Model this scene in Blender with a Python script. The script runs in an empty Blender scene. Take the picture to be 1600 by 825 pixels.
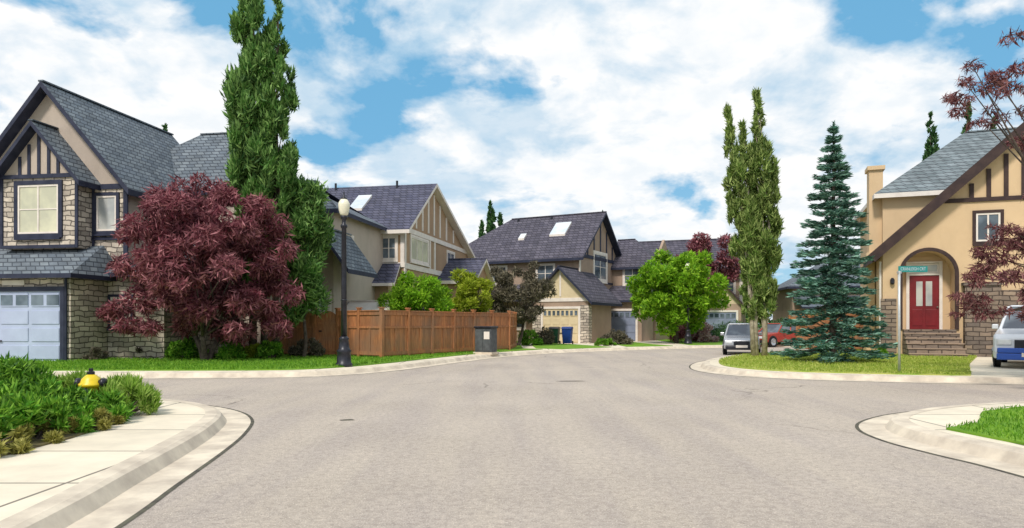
import bpy, math, random
import numpy as np
from mathutils import Vector, Matrix
R=random.Random(7); rng=np.random.default_rng(3)
S=bpy.context.scene
COL=S.collection
# ---------------------------------------------------------------- materials
def nodes(name):
    m=bpy.data.materials.new(name); m.use_nodes=True
    nt=m.node_tree; b=nt.nodes['Principled BSDF']
    return m,nt,b
def mixc(nt,f,a,b,blend='MIX'):
    n=nt.nodes.new('ShaderNodeMix'); n.data_type='RGBA'; n.blend_type=blend
    for i,v in ((0,f),(6,a),(7,b)):
        if hasattr(v,'links'): nt.links.new(v,n.inputs[i])
        elif isinstance(v,(int,float)): n.inputs[i].default_value=v
        else: n.inputs[i].default_value=(*v,1)
    return n.outputs[2]
def ramp(nt,f,p0,p1):
    n=nt.nodes.new('ShaderNodeMapRange'); nt.links.new(f,n.inputs[0])
    n.inputs[1].default_value=p0; n.inputs[2].default_value=p1; return n.outputs[0]
def coord(nt): 
    return nt.nodes.new('ShaderNodeTexCoord').outputs['Object']
def noise(nt,v,s,d=4,r=.55,dist=0):
    n=nt.nodes.new('ShaderNodeTexNoise'); nt.links.new(v,n.inputs['Vector'])
    n.inputs['Scale'].default_value=s; n.inputs['Detail'].default_value=d; n.inputs['Roughness'].default_value=r; n.inputs['Distortion'].default_value=dist
    return n.outputs['Fac']
def bump(nt,b,h,st=.3,dist=.02):
    n=nt.nodes.new('ShaderNodeBump'); n.inputs['Strength'].default_value=st; n.inputs['Distance'].default_value=dist
    nt.links.new(h,n.inputs['Height']); nt.links.new(n.outputs[0],b.inputs['Normal'])
def plain(name,c,c2=None,s=3,rough=.8,metal=0,bst=.2,spec=.3,lo=.35,hi=.65):
    m,nt,b=nodes(name); b.inputs['Roughness'].default_value=rough; b.inputs['Metallic'].default_value=metal
    b.inputs['Specular IOR Level'].default_value=spec
    v=coord(nt); c2=c2 or tuple(x*.72 for x in c)
    n1=noise(nt,v,s,6,.6); col=mixc(nt,ramp(nt,n1,lo,hi),c,c2)
    nt.links.new(col,b.inputs['Base Color'])
    if bst: bump(nt,b,noise(nt,v,s*12,3),bst,.01)
    return m
def weathered(name,c,c2,k=.86):
    m,nt,b=nodes(name); b.inputs['Roughness'].default_value=.9; v=coord(nt)
    col=mixc(nt,ramp(nt,noise(nt,v,.8,6,.6),.32,.68),c,c2)
    mp=nt.nodes.new('ShaderNodeMapping'); mp.inputs['Scale'].default_value=(1.2,1.2,.35); nt.links.new(v,mp.inputs[0])
    col=mixc(nt,ramp(nt,noise(nt,mp.outputs[0],1.1,5,.65),.5,.75),col,mixc(nt,1.0,col,(k,k,k),'MULTIPLY'))
    nt.links.new(col,b.inputs['Base Color']); bump(nt,b,noise(nt,v,22,4,.7),.45,.012); return m
def brickm(name,c1,c2,cm,bw,rh,ms,rough=.85,distort=0,axis='xy',bst=.5,off=.5,k0=.68,k1=1.2):
    m,nt,b=nodes(name); b.inputs['Roughness'].default_value=rough
    v=coord(nt); sp=nt.nodes.new('ShaderNodeSeparateXYZ'); nt.links.new(v,sp.inputs[0])
    cb=nt.nodes.new('ShaderNodeCombineXYZ')
    if axis=='xy':
        ad=nt.nodes.new('ShaderNodeMath'); ad.operation='ADD'
        nt.links.new(sp.outputs[0],ad.inputs[0]); nt.links.new(sp.outputs[1],ad.inputs[1])
        nt.links.new(ad.outputs[0],cb.inputs[0]); nt.links.new(sp.outputs[2],cb.inputs[1])
    else:
        nt.links.new(sp.outputs[0],cb.inputs[0]); nt.links.new(sp.outputs[1],cb.inputs[1])
    vec=cb.outputs[0]
    if distort:
        nn=nt.nodes.new('ShaderNodeTexNoise'); nt.links.new(v,nn.inputs['Vector']); nn.inputs['Scale'].default_value=2.2
        ml=nt.nodes.new('ShaderNodeVectorMath'); ml.operation='MULTIPLY_ADD'
        nt.links.new(nn.outputs['Color'],ml.inputs[0]); ml.inputs[1].default_value=(distort,)*3; nt.links.new(vec,ml.inputs[2]); vec=ml.outputs[0]
    br=nt.nodes.new('ShaderNodeTexBrick'); nt.links.new(vec,br.inputs['Vector'])
    br.inputs['Color1'].default_value=(*c1,1); br.inputs['Color2'].default_value=(*c2,1); br.inputs['Mortar'].default_value=(*cm,1)
    br.inputs['Scale'].default_value=1; br.inputs['Brick Width'].default_value=bw; br.inputs['Row Height'].default_value=rh
    br.inputs['Mortar Size'].default_value=ms; br.inputs['Mortar Smooth'].default_value=.3; br.inputs['Bias'].default_value=0; br.offset=off
    n1=noise(nt,v,1.3,6,.65)
    k=mixc(nt,ramp(nt,n1,.3,.7),(k0,)*3,(k1,)*3)
    col=mixc(nt,1.0,br.outputs['Color'],k,'MULTIPLY')
    nt.links.new(col,b.inputs['Base Color'])
    iv=nt.nodes.new('ShaderNodeMath'); iv.operation='SUBTRACT'; iv.inputs[0].default_value=1; nt.links.new(br.outputs['Fac'],iv.inputs[1])
    bump(nt,b,iv.outputs[0],bst,.03)
    return m
def leafm(name,dark,mid,light,trans=.25,ns=1.1):
    m,nt,b=nodes(name); b.inputs['Roughness'].default_value=.6; b.inputs['Specular IOR Level'].default_value=.25
    v=coord(nt); g=nt.nodes.new('ShaderNodeNewGeometry')
    n1=ramp(nt,noise(nt,v,ns,3),.38,.62)
    c=mixc(nt,n1,dark,mid)
    pw=nt.nodes.new('ShaderNodeMath'); pw.operation='POWER'; nt.links.new(g.outputs['Random Per Island'],pw.inputs[0]); pw.inputs[1].default_value=1.8
    c=mixc(nt,pw.outputs[0],c,light)
    nt.links.new(c,b.inputs['Base Color'])
    tr=nt.nodes.new('ShaderNodeBsdfTranslucent'); nt.links.new(c,tr.inputs['Color'])
    mx=nt.nodes.new('ShaderNodeMixShader'); mx.inputs[0].default_value=trans
    nt.links.new(b.outputs[0],mx.inputs[1]); nt.links.new(tr.outputs[0],mx.inputs[2])
    nt.links.new(mx.outputs[0],nt.nodes['Material Output'].inputs[0])
    return m
M={}
def asphalt():
    m,nt,b=nodes('asphalt'); b.inputs['Roughness'].default_value=.85
    v=coord(nt)
    a=ramp(nt,noise(nt,v,.35,5,.6),.3,.7); f=ramp(nt,noise(nt,v,14,6,.75,.6),.38,.64)
    c=mixc(nt,a,(.46,.392,.32),(.55,.472,.39))
    c=mixc(nt,f,c,mixc(nt,1.0,c,(.68,.67,.68),'MULTIPLY'))
    sp=ramp(nt,noise(nt,v,70,2,.6),.58,.70); c=mixc(nt,sp,c,(.78,.69,.58))
    dk=ramp(nt,noise(nt,v,52,2,.6),.60,.72); c=mixc(nt,dk,c,(.18,.155,.135))
    mp=nt.nodes.new('ShaderNodeMapping'); mp.inputs['Scale'].default_value=(1.1,.12,1); nt.links.new(v,mp.inputs[0])
    st=ramp(nt,noise(nt,mp.outputs[0],1.3,3),.40,.64); c=mixc(nt,st,c,mixc(nt,1.0,c,(.88,.88,.92),'MULTIPLY'))
    vo=nt.nodes.new('ShaderNodeTexVoronoi'); vo.feature='DISTANCE_TO_EDGE'; vo.inputs['Scale'].default_value=.16
    nn=nt.nodes.new('ShaderNodeTexNoise'); nt.links.new(v,nn.inputs['Vector']); nn.inputs['Scale'].default_value=.9; nn.inputs['Detail'].default_value=6
    ml=nt.nodes.new('ShaderNodeVectorMath'); ml.operation='MULTIPLY_ADD'; nt.links.new(nn.outputs['Color'],ml.inputs[0]); ml.inputs[1].default_value=(1.3,)*3; nt.links.new(v,ml.inputs[2])
    nt.links.new(ml.outputs[0],vo.inputs['Vector'])
    cr=ramp(nt,vo.outputs['Distance'],.006,.001)
    msk=ramp(nt,noise(nt,v,.22,2),.50,.58); mm=nt.nodes.new('ShaderNodeMath'); mm.operation='MULTIPLY'; nt.links.new(cr,mm.inputs[0]); nt.links.new(msk,mm.inputs[1])
    c=mixc(nt,mm.outputs[0],c,(.20,.17,.145))
    nt.links.new(c,b.inputs['Base Color']); bump(nt,b,noise(nt,v,40,5,.7),.7,.016)
    return m
M['asphalt']=asphalt()
M['concrete']=brickm('pavement_concrete',(.78,.69,.54),(.72,.635,.495),(.22,.19,.15),1.9,1.5,.02,axis='flat',bst=.3,off=0,k0=.82,k1=1.06)
M['kerb']=plain('kerb_concrete',(.72,.63,.50),(.48,.41,.33),2.2,.85)
M['joint']=plain('joint_tar',(.06,.052,.045),(.12,.115,.08),6,.9)
M['grass']=plain('lawn_grass',(.09,.23,.012),(.20,.35,.03),1.6,.9,bst=.6,lo=.3,hi=.7)
M['grass2']=plain('dry_lawn_grass',(.22,.34,.03),(.44,.44,.12),1.1,.9,bst=.6,lo=.35,hi=.6)
M['earth']=plain('earth',(.09,.10,.04),(.05,.07,.02),.6,.95)
M['mulch']=plain('mulch',(.11,.085,.045),(.20,.17,.07),9,.95,bst=.8)
M['roofA']=brickm('slate_blue_shingle',(.105,.13,.16),(.18,.21,.235),(.035,.045,.06),.38,.19,.024)
M['roofB']=brickm('dark_violet_shingle',(.055,.058,.10),(.10,.10,.15),(.02,.02,.035),.38,.19,.024)
M['roofC']=brickm('charcoal_shingle',(.06,.055,.08),(.11,.10,.13),(.022,.02,.03),.4,.22,.026)
M['roofF']=brickm('grey_green_shingle',(.14,.175,.19),(.21,.25,.27),(.06,.07,.08),.38,.19,.022)
M['stone']=brickm('ledge_stone',(.70,.61,.50),(.35,.30,.25),(.14,.12,.10),.46,.19,.022,distort=.2,bst=.9)
M['stoneF']=brickm('brown_stone',(.30,.225,.165),(.15,.12,.10),(.07,.05,.04),.45,.18,.02,distort=.12,bst=.9)
M['stuccoA']=weathered('taupe_stucco',(.50,.42,.35),(.43,.36,.30))
M['stuccoB']=weathered('brown_stucco',(.42,.28,.17),(.34,.22,.135))
M['stuccoC']=weathered('grey_brown_stucco',(.40,.29,.215),(.31,.225,.17))
M['stuccoF']=weathered('tan_stucco',(.66,.48,.29),(.59,.42,.25),.92)
M['cream']=plain('cream_panel',(.68,.57,.37),(.60,.49,.31),2,.7)
M['white']=plain('white_trim',(.80,.73,.66),(.70,.63,.57),3,.6)
M['pale']=plain('pale_panel',(.62,.64,.68),(.54,.56,.6),1.5,.6)
M['navy']=plain('navy_trim',(.018,.022,.045),(.035,.04,.07),3,.6)
M['dkbrown']=plain('dark_brown_trim',(.035,.02,.02),(.06,.035,.03),3,.6)
M['gdA']=plain('pale_blue_garage_paint',(.44,.50,.66),(.38,.43,.58),1.5,.5)
M['gdG']=plain('blue_grey_garage_paint',(.24,.28,.38),(.20,.23,.32),1.5,.5)
M['black']=plain('black_metal',(.012,.013,.02),(.03,.03,.04),6,.35,.3,spec=.5)
M['rubber']=plain('rubber',(.015,.015,.016),None,6,.8)
M['steel']=plain('galvanised_steel',(.58,.60,.60),(.45,.47,.47),5,.45,.4)
M['cabinet']=plain('grey_cabinet_paint',(.10,.11,.115),(.06,.065,.07),5,.5)
M['door']=plain('dark_red_door',(.20,.010,.014),(.14,.007,.01),2,.4,spec=.5)
M['bark']=plain('bark',(.13,.10,.08),(.05,.038,.03),9,.95,bst=.9)
M['barkp']=plain('pale_poplar_bark',(.52,.46,.35),(.24,.20,.14),5,.9,bst=.8)
M['yellow']=plain('yellow_paint',(.80,.60,.01),(.66,.46,.01),6,.4,spec=.5)
M['binb']=plain('blue_plastic',(.01,.05,.25),None,5,.5)
M['bing']=plain('dark_green_plastic',(.01,.06,.03),None,5,.5)
M['signg']=plain('teal_sign_sheet',(.04,.30,.28),(.03,.26,.25),5,.4,bst=0)
M['silver']=plain('silver_car_paint',(.46,.47,.50),(.40,.41,.44),1,.25,.5,bst=0,spec=.6)
M['carwhite']=plain('white_car_paint',(.70,.72,.76),(.62,.64,.69),1,.22,.05,bst=0,spec=.6)
M['blue']=plain('blue_car_paint',(.03,.10,.45),(.02,.08,.38),1,.22,.25,bst=0,spec=.6)
M['redp']=plain('red_car_paint',(.42,.04,.015),(.36,.03,.015),1,.25,.2,bst=0,spec=.6)
M['tail']=plain('red_lens',(.35,.01,.01),None,5,.2,bst=0)
M['chrome']=plain('chrome',(.6,.6,.62),None,3,.2,.9,bst=0)
M['lens']=plain('clear_lens',(.75,.77,.8),None,3,.15,bst=0,spec=.7)
def glassm(name,c,c2,rough=.08):
    m,nt,b=nodes(name); v=coord(nt)
    nt.links.new(mixc(nt,ramp(nt,noise(nt,v,.9,3),.4,.6),c,c2),b.inputs['Base Color'])
    b.inputs['Roughness'].default_value=rough; b.inputs['Specular IOR Level'].default_value=.8; return m
M['glass']=glassm('dark_window_glass',(.05,.07,.09),(.16,.20,.24))
M['glassc']=glassm('curtained_window_glass',(.68,.66,.46),(.50,.49,.36))
M['glassw']=glassm('bright_window_glass',(.55,.55,.5),(.35,.36,.36))
M['carglass']=glassm('car_glass',(.05,.06,.08),(.16,.19,.22))
M['skylight']=glassm('skylight_glass',(.7,.72,.72),(.55,.6,.65))
M['globe']=glassm('frosted_globe',(.85,.80,.62),(.72,.68,.52),.3)
def woodm():
    m,nt,b=nodes('cedar_fence_wood'); b.inputs['Roughness'].default_value=.75; v=coord(nt)
    mp=nt.nodes.new('ShaderNodeMapping'); mp.inputs['Scale'].default_value=(7,7,.8); nt.links.new(v,mp.inputs[0])
    f=ramp(nt,noise(nt,mp.outputs[0],2.5,5,.7),.3,.7); g=nt.nodes.new('ShaderNodeNewGeometry')
    c=mixc(nt,f,(.38,.165,.07),(.18,.068,.028)); c=mixc(nt,g.outputs['Random Per Island'],c,mixc(nt,1.0,c,(1.6,1.5,1.35),'MULTIPLY'))
    gr=ramp(nt,noise(nt,v,.9,5),.46,.66); c=mixc(nt,gr,c,mixc(nt,.6,c,(.22,.14,.09)))
    nt.links.new(c,b.inputs['Base Color']); bump(nt,b,f,.3,.01); return m
M['cedar']=woodm()
M['lfPurple']=leafm('burgundy_leaves',(.06,.010,.02),(.18,.035,.055),(.54,.23,.25),.32,1.5)
M['lfPoplar']=leafm('poplar_leaves',(.02,.07,.015),(.07,.20,.03),(.32,.52,.15),.32,1.6)
M['lfPoplar2']=leafm('olive_poplar_leaves',(.05,.10,.015),(.14,.25,.04),(.46,.56,.18),.32,1.6)
M['lfSpruce']=leafm('blue_spruce_needles',(.014,.06,.045),(.045,.16,.11),(.27,.46,.35),.12,1.5)
M['lfBright']=leafm('bright_green_leaves',(.06,.17,.004),(.17,.40,.01),(.38,.62,.04),.35,1.6)
M['lfLime']=leafm('lime_leaves',(.13,.20,.005),(.30,.40,.015),(.5,.56,.06),.35,1.8)
M['lfOlive']=leafm('dull_olive_leaves',(.04,.038,.026),(.10,.088,.055),(.27,.235,.16),.2,1.6)
M['lfShrub']=leafm('juniper_leaves',(.018,.085,.006),(.08,.28,.012),(.30,.55,.06),.28,2.2)
M['lfShrubL']=leafm('light_shrub_leaves',(.10,.22,.015),(.22,.40,.03),(.5,.66,.16),.3,2.2)
M['lfShrubY']=leafm('yellowed_shrub_leaves',(.14,.13,.02),(.28,.27,.05),(.50,.47,.14),.25,3)
M['lfGrass']=leafm('lawn_blades',(.05,.17,.01),(.12,.29,.015),(.26,.45,.04),.3,2)
M['lfGrassD']=leafm('dry_lawn_blades',(.18,.30,.02),(.32,.42,.05),(.56,.58,.16),.3,2)
M['lfDark']=leafm('dark_conifer_leaves',(.010,.045,.015),(.03,.10,.025),(.11,.22,.07),.1,1)
M['lfRose']=leafm('pink_blossom',(.3,.1,.12),(.5,.3,.3),(.75,.65,.62),.2,3)
M['lfBronze']=leafm('bronze_red_leaves',(.045,.009,.014),(.14,.03,.04),(.42,.20,.19),.25,2)
# ---------------------------------------------------------------- geometry
import bmesh
class G:
    def __init__(s): s.v=[];s.f=[];s.m=[]
    def add(s,vs,fs,mi=0):
        b=len(s.v); s.v+= [tuple(p) for p in vs]; s.f+=[tuple(b+i for i in f) for f in fs]; s.m+=[mi]*len(fs); return s
    def box(s,x0,x1,y0,y1,z0,z1,mi=0):
        return s.add([(x0,y0,z0),(x1,y0,z0),(x1,y1,z0),(x0,y1,z0),(x0,y0,z1),(x1,y0,z1),(x1,y1,z1),(x0,y1,z1)],
          [(0,3,2,1),(4,5,6,7),(0,1,5,4),(1,2,6,5),(2,3,7,6),(3,0,4,7)],mi)
    def wb(s,W,u0,u1,z0,z1,d0,d1,mi=0):
        o,t,n=W; P=lambda u,d,z:tuple(o+t*u+n*d+Vector((0,0,z)))
        return s.add([P(u0,d0,z0),P(u1,d0,z0),P(u1,d1,z0),P(u0,d1,z0),P(u0,d0,z1),P(u1,d0,z1),P(u1,d1,z1),P(u0,d1,z1)],
          [(0,3,2,1),(4,5,6,7),(0,1,5,4),(1,2,6,5),(2,3,7,6),(3,0,4,7)],mi)
    def prism(s,poly,ax,a0,a1,mi=0):
        k=len(poly)
        def P(p,a): return (p[0],a,p[1]) if ax=='y' else ((a,p[0],p[1]) if ax=='x' else (p[0],p[1],a))
        vs=[P(p,a0) for p in poly]+[P(p,a1) for p in poly]
        fs=[tuple(range(k)),tuple(range(2*k-1,k-1,-1))]+[(i,(i+1)%k,k+(i+1)%k,k+i) for i in range(k)]
        return s.add(vs,fs,mi)
    def slab(s,pts,th,mt=0,ms=1):
        k=len(pts); b=len(s.v); s.v+=[tuple(p) for p in pts]+[(p[0],p[1],p[2]-th) for p in pts]
        s.f.append(tuple(b+i for i in range(k))); s.m.append(mt)
        s.f.append(tuple(b+i for i in range(2*k-1,k-1,-1))); s.m.append(ms)
        for i in range(k): s.f.append((b+i,b+(i+1)%k,b+k+(i+1)%k,b+k+i)); s.m.append(ms)
        return s
    def beam(s,p,q,w,h,mi=0,up=Vector((0,0,1))):
        p=Vector(p);q=Vector(q); d=(q-p).normalized(); a=d.cross(up)
        if a.length<.01: a=Vector((1,0,0))
        a.normalize(); b=a.cross(d)
        vs=[tuple(e+a*sx*w/2+b*sy*h/2) for e in (p,q) for sx,sy in ((-1,-1),(1,-1),(1,1),(-1,1))]
        return s.add(vs,[(0,1,2,3),(7,6,5,4),(0,4,5,1),(1,5,6,2),(2,6,7,3),(3,7,4,0)],mi)
    def tube(s,pts,rad,n=8,mi=0):
        b=len(s.v); pts=[Vector(p) for p in pts]
        for i,p in enumerate(pts):
            d=(pts[min(i+1,len(pts)-1)]-pts[max(i-1,0)]).normalized()
            a=d.cross(Vector((.13,.97,.2))).normalized(); c=a.cross(d)
            for k in range(n):
                t=2*math.pi*k/n; s.v.append(tuple(p+(a*math.cos(t)+c*math.sin(t))*rad[i]))
        for i in range(len(pts)-1):
            for k in range(n):
                s.f.append((b+i*n+k,b+i*n+(k+1)%n,b+(i+1)*n+(k+1)%n,b+(i+1)*n+k)); s.m.append(mi)
        s.f.append(tuple(b+k for k in range(n))); s.m.append(mi)
        s.f.append(tuple(b+(len(pts)-1)*n+k for k in range(n))); s.m.append(mi)
        return s
    def lathe(s,prof,n=20,c=(0,0,0),mi=0,axis='z'):
        b=len(s.v)
        for r,z in prof:
            for k in range(n):
                t=2*math.pi*k/n; x,y=r*math.cos(t),r*math.sin(t)
                s.v.append((c[0]+x,c[1]+y,c[2]+z) if axis=='z' else (c[0]+z,c[1]+x,c[2]+y) if axis=='x' else (c[0]+x,c[1]+z,c[2]+y))
        for i in range(len(prof)-1):
            for k in range(n):
                s.f.append((b+i*n+k,b+i*n+(k+1)%n,b+(i+1)*n+(k+1)%n,b+(i+1)*n+k)); s.m.append(mi)
        s.f.append(tuple(b+k for k in range(n))); s.m.append(mi); s.f.append(tuple(b+(len(prof)-1)*n+k for k in range(n))); s.m.append(mi)
        return s
    def obj(s,name,mats,parent=None,smooth=False,bevel=0):
        me=bpy.data.meshes.new(name); me.from_pydata(s.v,[],s.f)
        for m in (mats if isinstance(mats,(list,tuple)) else [mats]): me.materials.append(M[m])
        me.polygons.foreach_set('material_index',s.m)
        bm=bmesh.new(); bm.from_mesh(me); bmesh.ops.recalc_face_normals(bm,faces=bm.faces); bm.to_mesh(me); bm.free()
        if smooth: me.polygons.foreach_set('use_smooth',[True]*len(me.polygons))
        me.update()
        o=bpy.data.objects.new(name,me); COL.objects.link(o)
        if parent: o.parent=parent
        if bevel:
            md=o.modifiers.new('b','BEVEL'); md.width=bevel; md.segments=2; md.limit_method='ANGLE'
        return o
def thing(name,label,cat,loc,rot=0,group=None):
    e=bpy.data.objects.new(name,None); COL.objects.link(e); e.location=loc; e.rotation_euler=(0,0,math.radians(rot))
    e.empty_display_size=.3; e['label']=label; e['category']=cat
    if group: e['group']=group
    return e
def tag(o,label,cat,group=None,kind=None):
    o['label']=label; o['category']=cat
    if group:o['group']=group
    if kind:o['kind']=kind
    return o
V=lambda *a:Vector(a)
# ---------------------------------------------------------------- ground works
def smooth(pts,k=5):
    q=[np.array(pts[0],float)]
    for p in pts[1:]:
        a=q[-1]; b=np.array(p,float); d=np.linalg.norm(b-a)
        if d>4.2:
            u=(b-a)/d; q.append(a+u*1.4)
            m=int((d-2.8)//6)
            for j in range(1,m+1): q.append(a+u*(1.4+(d-2.8)*j/(m+1)))
            q.append(b-u*1.4)
        q.append(b)
    P=q; P=[2*P[0]-P[1]]+P+[2*P[-1]-P[-2]]; out=[]
    for i in range(1,len(P)-2):
        for j in range(k):
            t=j/k; a,b,c,d=P[i-1:i+3]
            out.append(.5*((2*b)+(c-a)*t+(2*a-5*b+4*c-d)*t*t+(3*b-a-3*c+d)*t**3))
    out.append(P[-2]); return np.array(out)
def offset(p,d):
    t=np.gradient(p,axis=0); t/=np.linalg.norm(t,axis=1)[:,None]; return p+np.stack([-t[:,1],t[:,0]],1)*d
def kerb(pts,side,lab):
    p=smooth(pts); rows=[(-.05,.004),(0,.005),(.34,.012),(.42,.12),(.48,.14),(.64,.142)]
    g=G(); n=len(p); 
    for d,z in rows: g.v+=[(q[0],q[1],z) for q in offset(p,d*side)]
    for r in range(len(rows)-1):
        for i in range(n-1): g.f.append((r*n+i,r*n+i+1,(r+1)*n+i+1,(r+1)*n+i)); g.m.append(1 if r==0 else 0)
    o=g.obj('kerb',['kerb','joint']); o['kind']='structure'; o['label']=lab
    return p
def flat(name,poly,z0,z1,mat,lab=None):
    g=G(); g.prism([(float(a),float(b)) for a,b in poly],'z',z0,z1); o=g.obj(name,mat); o['kind']='structure'
    if lab:o['label']=lab
    return o
g=G(); g.add([(-1500,-1500,-.03),(1500,-1500,-.03),(1500,1500,-.03),(-1500,1500,-.03)],[(0,1,2,3)]); o=g.obj('ground','earth'); o['kind']='structure'
g=G(); g.add([(-120,-25,0),(120,-25,0),(120,110,0),(-120,110,0)],[(0,1,2,3)]); o=g.obj('road','asphalt'); o['kind']='structure'; o['label']='worn grey asphalt road through the junction'
g=G()
for cx,cy,a,b,r in ((1.5,18.2,.42,.12,.1),(-2.55,10.9,.12,.08,.3)):
    k=14; ps=[]
    for i in range(k):
        t=2*math.pi*i/k; m=R.uniform(.75,1.15); x,y=a*m*math.cos(t),b*m*math.sin(t); ps.append((cx+x*math.cos(r)-y*math.sin(r),cy+x*math.sin(r)+y*math.cos(r),.004))
    g.add(ps,[tuple(range(k))])
o=g.obj('road_tar_patches','joint'); o['kind']='structure'; o['label']='small dark tar patches on the asphalt road'
KLN=kerb([(-1.9,-24),(-2.2,-4),(-2.55,2),(-2.91,5.16),(-3.12,6.5),(-3.4,8.3),(-3.66,9.6),(-4.05,10.9),(-4.7,12),(-5.7,12.9),(-7,13.4),(-12,13.9),(-60,14.6),(-120,15)],1,'concrete kerb and gutter round the shrub bed')
KRN=kerb([(5.2,-24),(5.15,-4),(5.1,3),(5.0,6.9),(4.85,8),(4.75,8.9),(4.9,9.9),(5.42,10.8),(6.5,11.75),(8.1,12.5),(10,13),(30,13.6),(120,14.5)],-1,'concrete kerb and gutter round a grass corner')
KFL=kerb([(-120,18.2),(-40,18.7),(-9.8,19),(-7,19.15),(-5.4,19.75),(-4.1,21.3),(-3.1,23.6),(-2.2,26.2),(-.9,29.8),(.9,33.3),(3.4,36.3),(7,39.3),(12,42.3),(25,47),(60,57),(120,70)],1,'concrete kerb in front of the fenced lawn')
KFR=kerb([(120,15.5),(60,16),(14,16.9),(11.5,17.3),(9.5,17.9),(7.7,18.7),(6.5,19.8),(5.9,21.4),(5.95,23.4),(6.9,26.5),(8.8,30),(12,33.5),(18,37),(30,41),(60,50),(120,62)],-1,'concrete kerb round the spruce lawn')
def corner(K,side,close,lab): return flat('pavement',list(offset(K,.6*side))+close,-.02,.138,'concrete',lab)
corner(KLN,1,[(-120,-24)],'pale concrete pavement beside the shrub bed')
corner(KRN,-1,[(120,-24)],'pale concrete pavement at the grass corner')
corner(KFL,1,[(120,108),(-120,108)],'concrete pavement and driveways of the houses')
corner(KFR,-1,[(120,40)],'concrete pavement and driveway by the tan house')
flat('planting_bed',[(-5.25,-5),(-5.2,8.3),(-5.4,9.8),(-5.95,11.1),(-7,11.7),(-60,12.6),(-60,-5)],.1,.16,'mulch')
def sub(K,side,d,y0,y1,xr=(-99,99)):
    p=offset(K,d*side); return [tuple(q) for q in p if y0<=q[1]<=y1 and xr[0]<=q[0]<=xr[1]]
L1=[(-18.4,20.2)]+sub(KFL,1,1.15,19,34.6,(-18.4,9))+[(1.6,36.6),(.6,37.5),(.3,60),(-18.4,60)]
flat('lawn',L1,.1,.165,'grass','bright green lawn in front of the cedar fence')
L2=[(11.9,18.25)]+[q for q in sub(KFR,-1,.95,18,40,(5,17)) if q[0]<11.6 or q[1]>25]+[(17,40),(19.3,34),(18.9,28.6),(15.2,23.4)]
flat('lawn',L2,.1,.165,'grass2','yellowing lawn under the spruce and poplar')
L3=[(5.75,7.6),(5.55,9.0),(6.3,9.5),(7.15,10.7),(8.15,11.3),(9.4,11.9),(60,12.5),(60,-5),(7.6,-5),(6.3,4)]
flat('lawn',L3,.1,.165,'grass','small green lawn at the corner')
flat('lawn',[(2.6,36.8),(1.3,38),(1.2,44),(2.1,48),(2.8,47.5),(4.9,42),(5.6,39.7)],.1,.165,'grass','narrow lawn strip between driveways')
flat('lawn',[(6.6,40.5),(6.6,45),(8.6,51),(9,45),(9.6,42)],.1,.165,'grass','narrow lawn strip before the grey garage')
flat('lawn',[(11,43.4),(11.5,60),(60,85),(60,60),(25,48.5)],.1,.165,'grass','lawn in front of the far houses')
flat('lawn',[(-120,20.3),(-25.6,20.3),(-25.6,60),(-120,60)],.1,.165,'grass')
flat('lawn',[(.5,60),(.5,107),(119,107),(119,80)],.1,.165,'grass')
flat('lawn',[(-119,60.1),(.3,60.1),(.3,107),(-119,107)],.1,.165,'grass')
ZG=.138
# ---------------------------------------------------------------- foliage
def leafmesh(pts,dirs,L,Wd,name,mat,parent=None,jit=.35):
    n=len(pts); d=dirs+rng.normal(0,jit,(n,3)); d/=np.linalg.norm(d,axis=1)[:,None]+1e-9
    r=rng.normal(0,1,(n,3)); s=np.cross(d,r); s/=np.linalg.norm(s,axis=1)[:,None]+1e-9
    k=rng.uniform(.6,1.3,(n,1)); l=L*k; w=Wd*k
    nn=np.cross(d,s)
    v=np.empty((n,4,3)); v[:,0]=pts-d*l*.5; v[:,1]=pts+s*w*.5+nn*w*.2; v[:,2]=pts+d*l*.5; v[:,3]=pts-s*w*.5+nn*w*.2
    me=bpy.data.meshes.new(name); me.vertices.add(n*4); me.vertices.foreach_set('co',v.reshape(-1))
    me.loops.add(n*4); me.loops.foreach_set('vertex_index',np.arange(n*4)); me.polygons.add(n)
    me.polygons.foreach_set('loop_start',np.arange(n)*4); me.polygons.foreach_set('loop_total',np.full(n,4))
    me.update(calc_edges=True); me.materials.append(M[mat])
    o=bpy.data.objects.new(name,me); COL.objects.link(o)
    if parent:o.parent=parent
    return o
def fill(cl,n,p=2):
    cl=np.array(cl,float); w=cl[:,3]**p; idx=rng.choice(len(cl),n,p=w/w.sum())
    u=rng.normal(0,1,(n,3)); u/=np.linalg.norm(u,axis=1)[:,None]
    rr=rng.uniform(.3,1,n)**.5; rad=cl[idx,3]*rr*rng.choice([1,1,1,1.25],n)
    off=u*rad[:,None]; off[:,2]*=cl[idx,4]
    return cl[idx,:3]+off,u
def ellclumps(c,rx,ry,rz,n,r0,r1,shell=.55,zs=.8):
    out=[]
    for _ in range(n):
        u=rng.normal(0,1,3); u/=np.linalg.norm(u); q=rng.uniform(shell,1.04)
        if rng.random()<.2: q=rng.uniform(0,1)
        out.append((c[0]+u[0]*rx*q,c[1]+u[1]*ry*q,c[2]+u[2]*rz*q,rng.uniform(r0,r1),zs))
    return out
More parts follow.
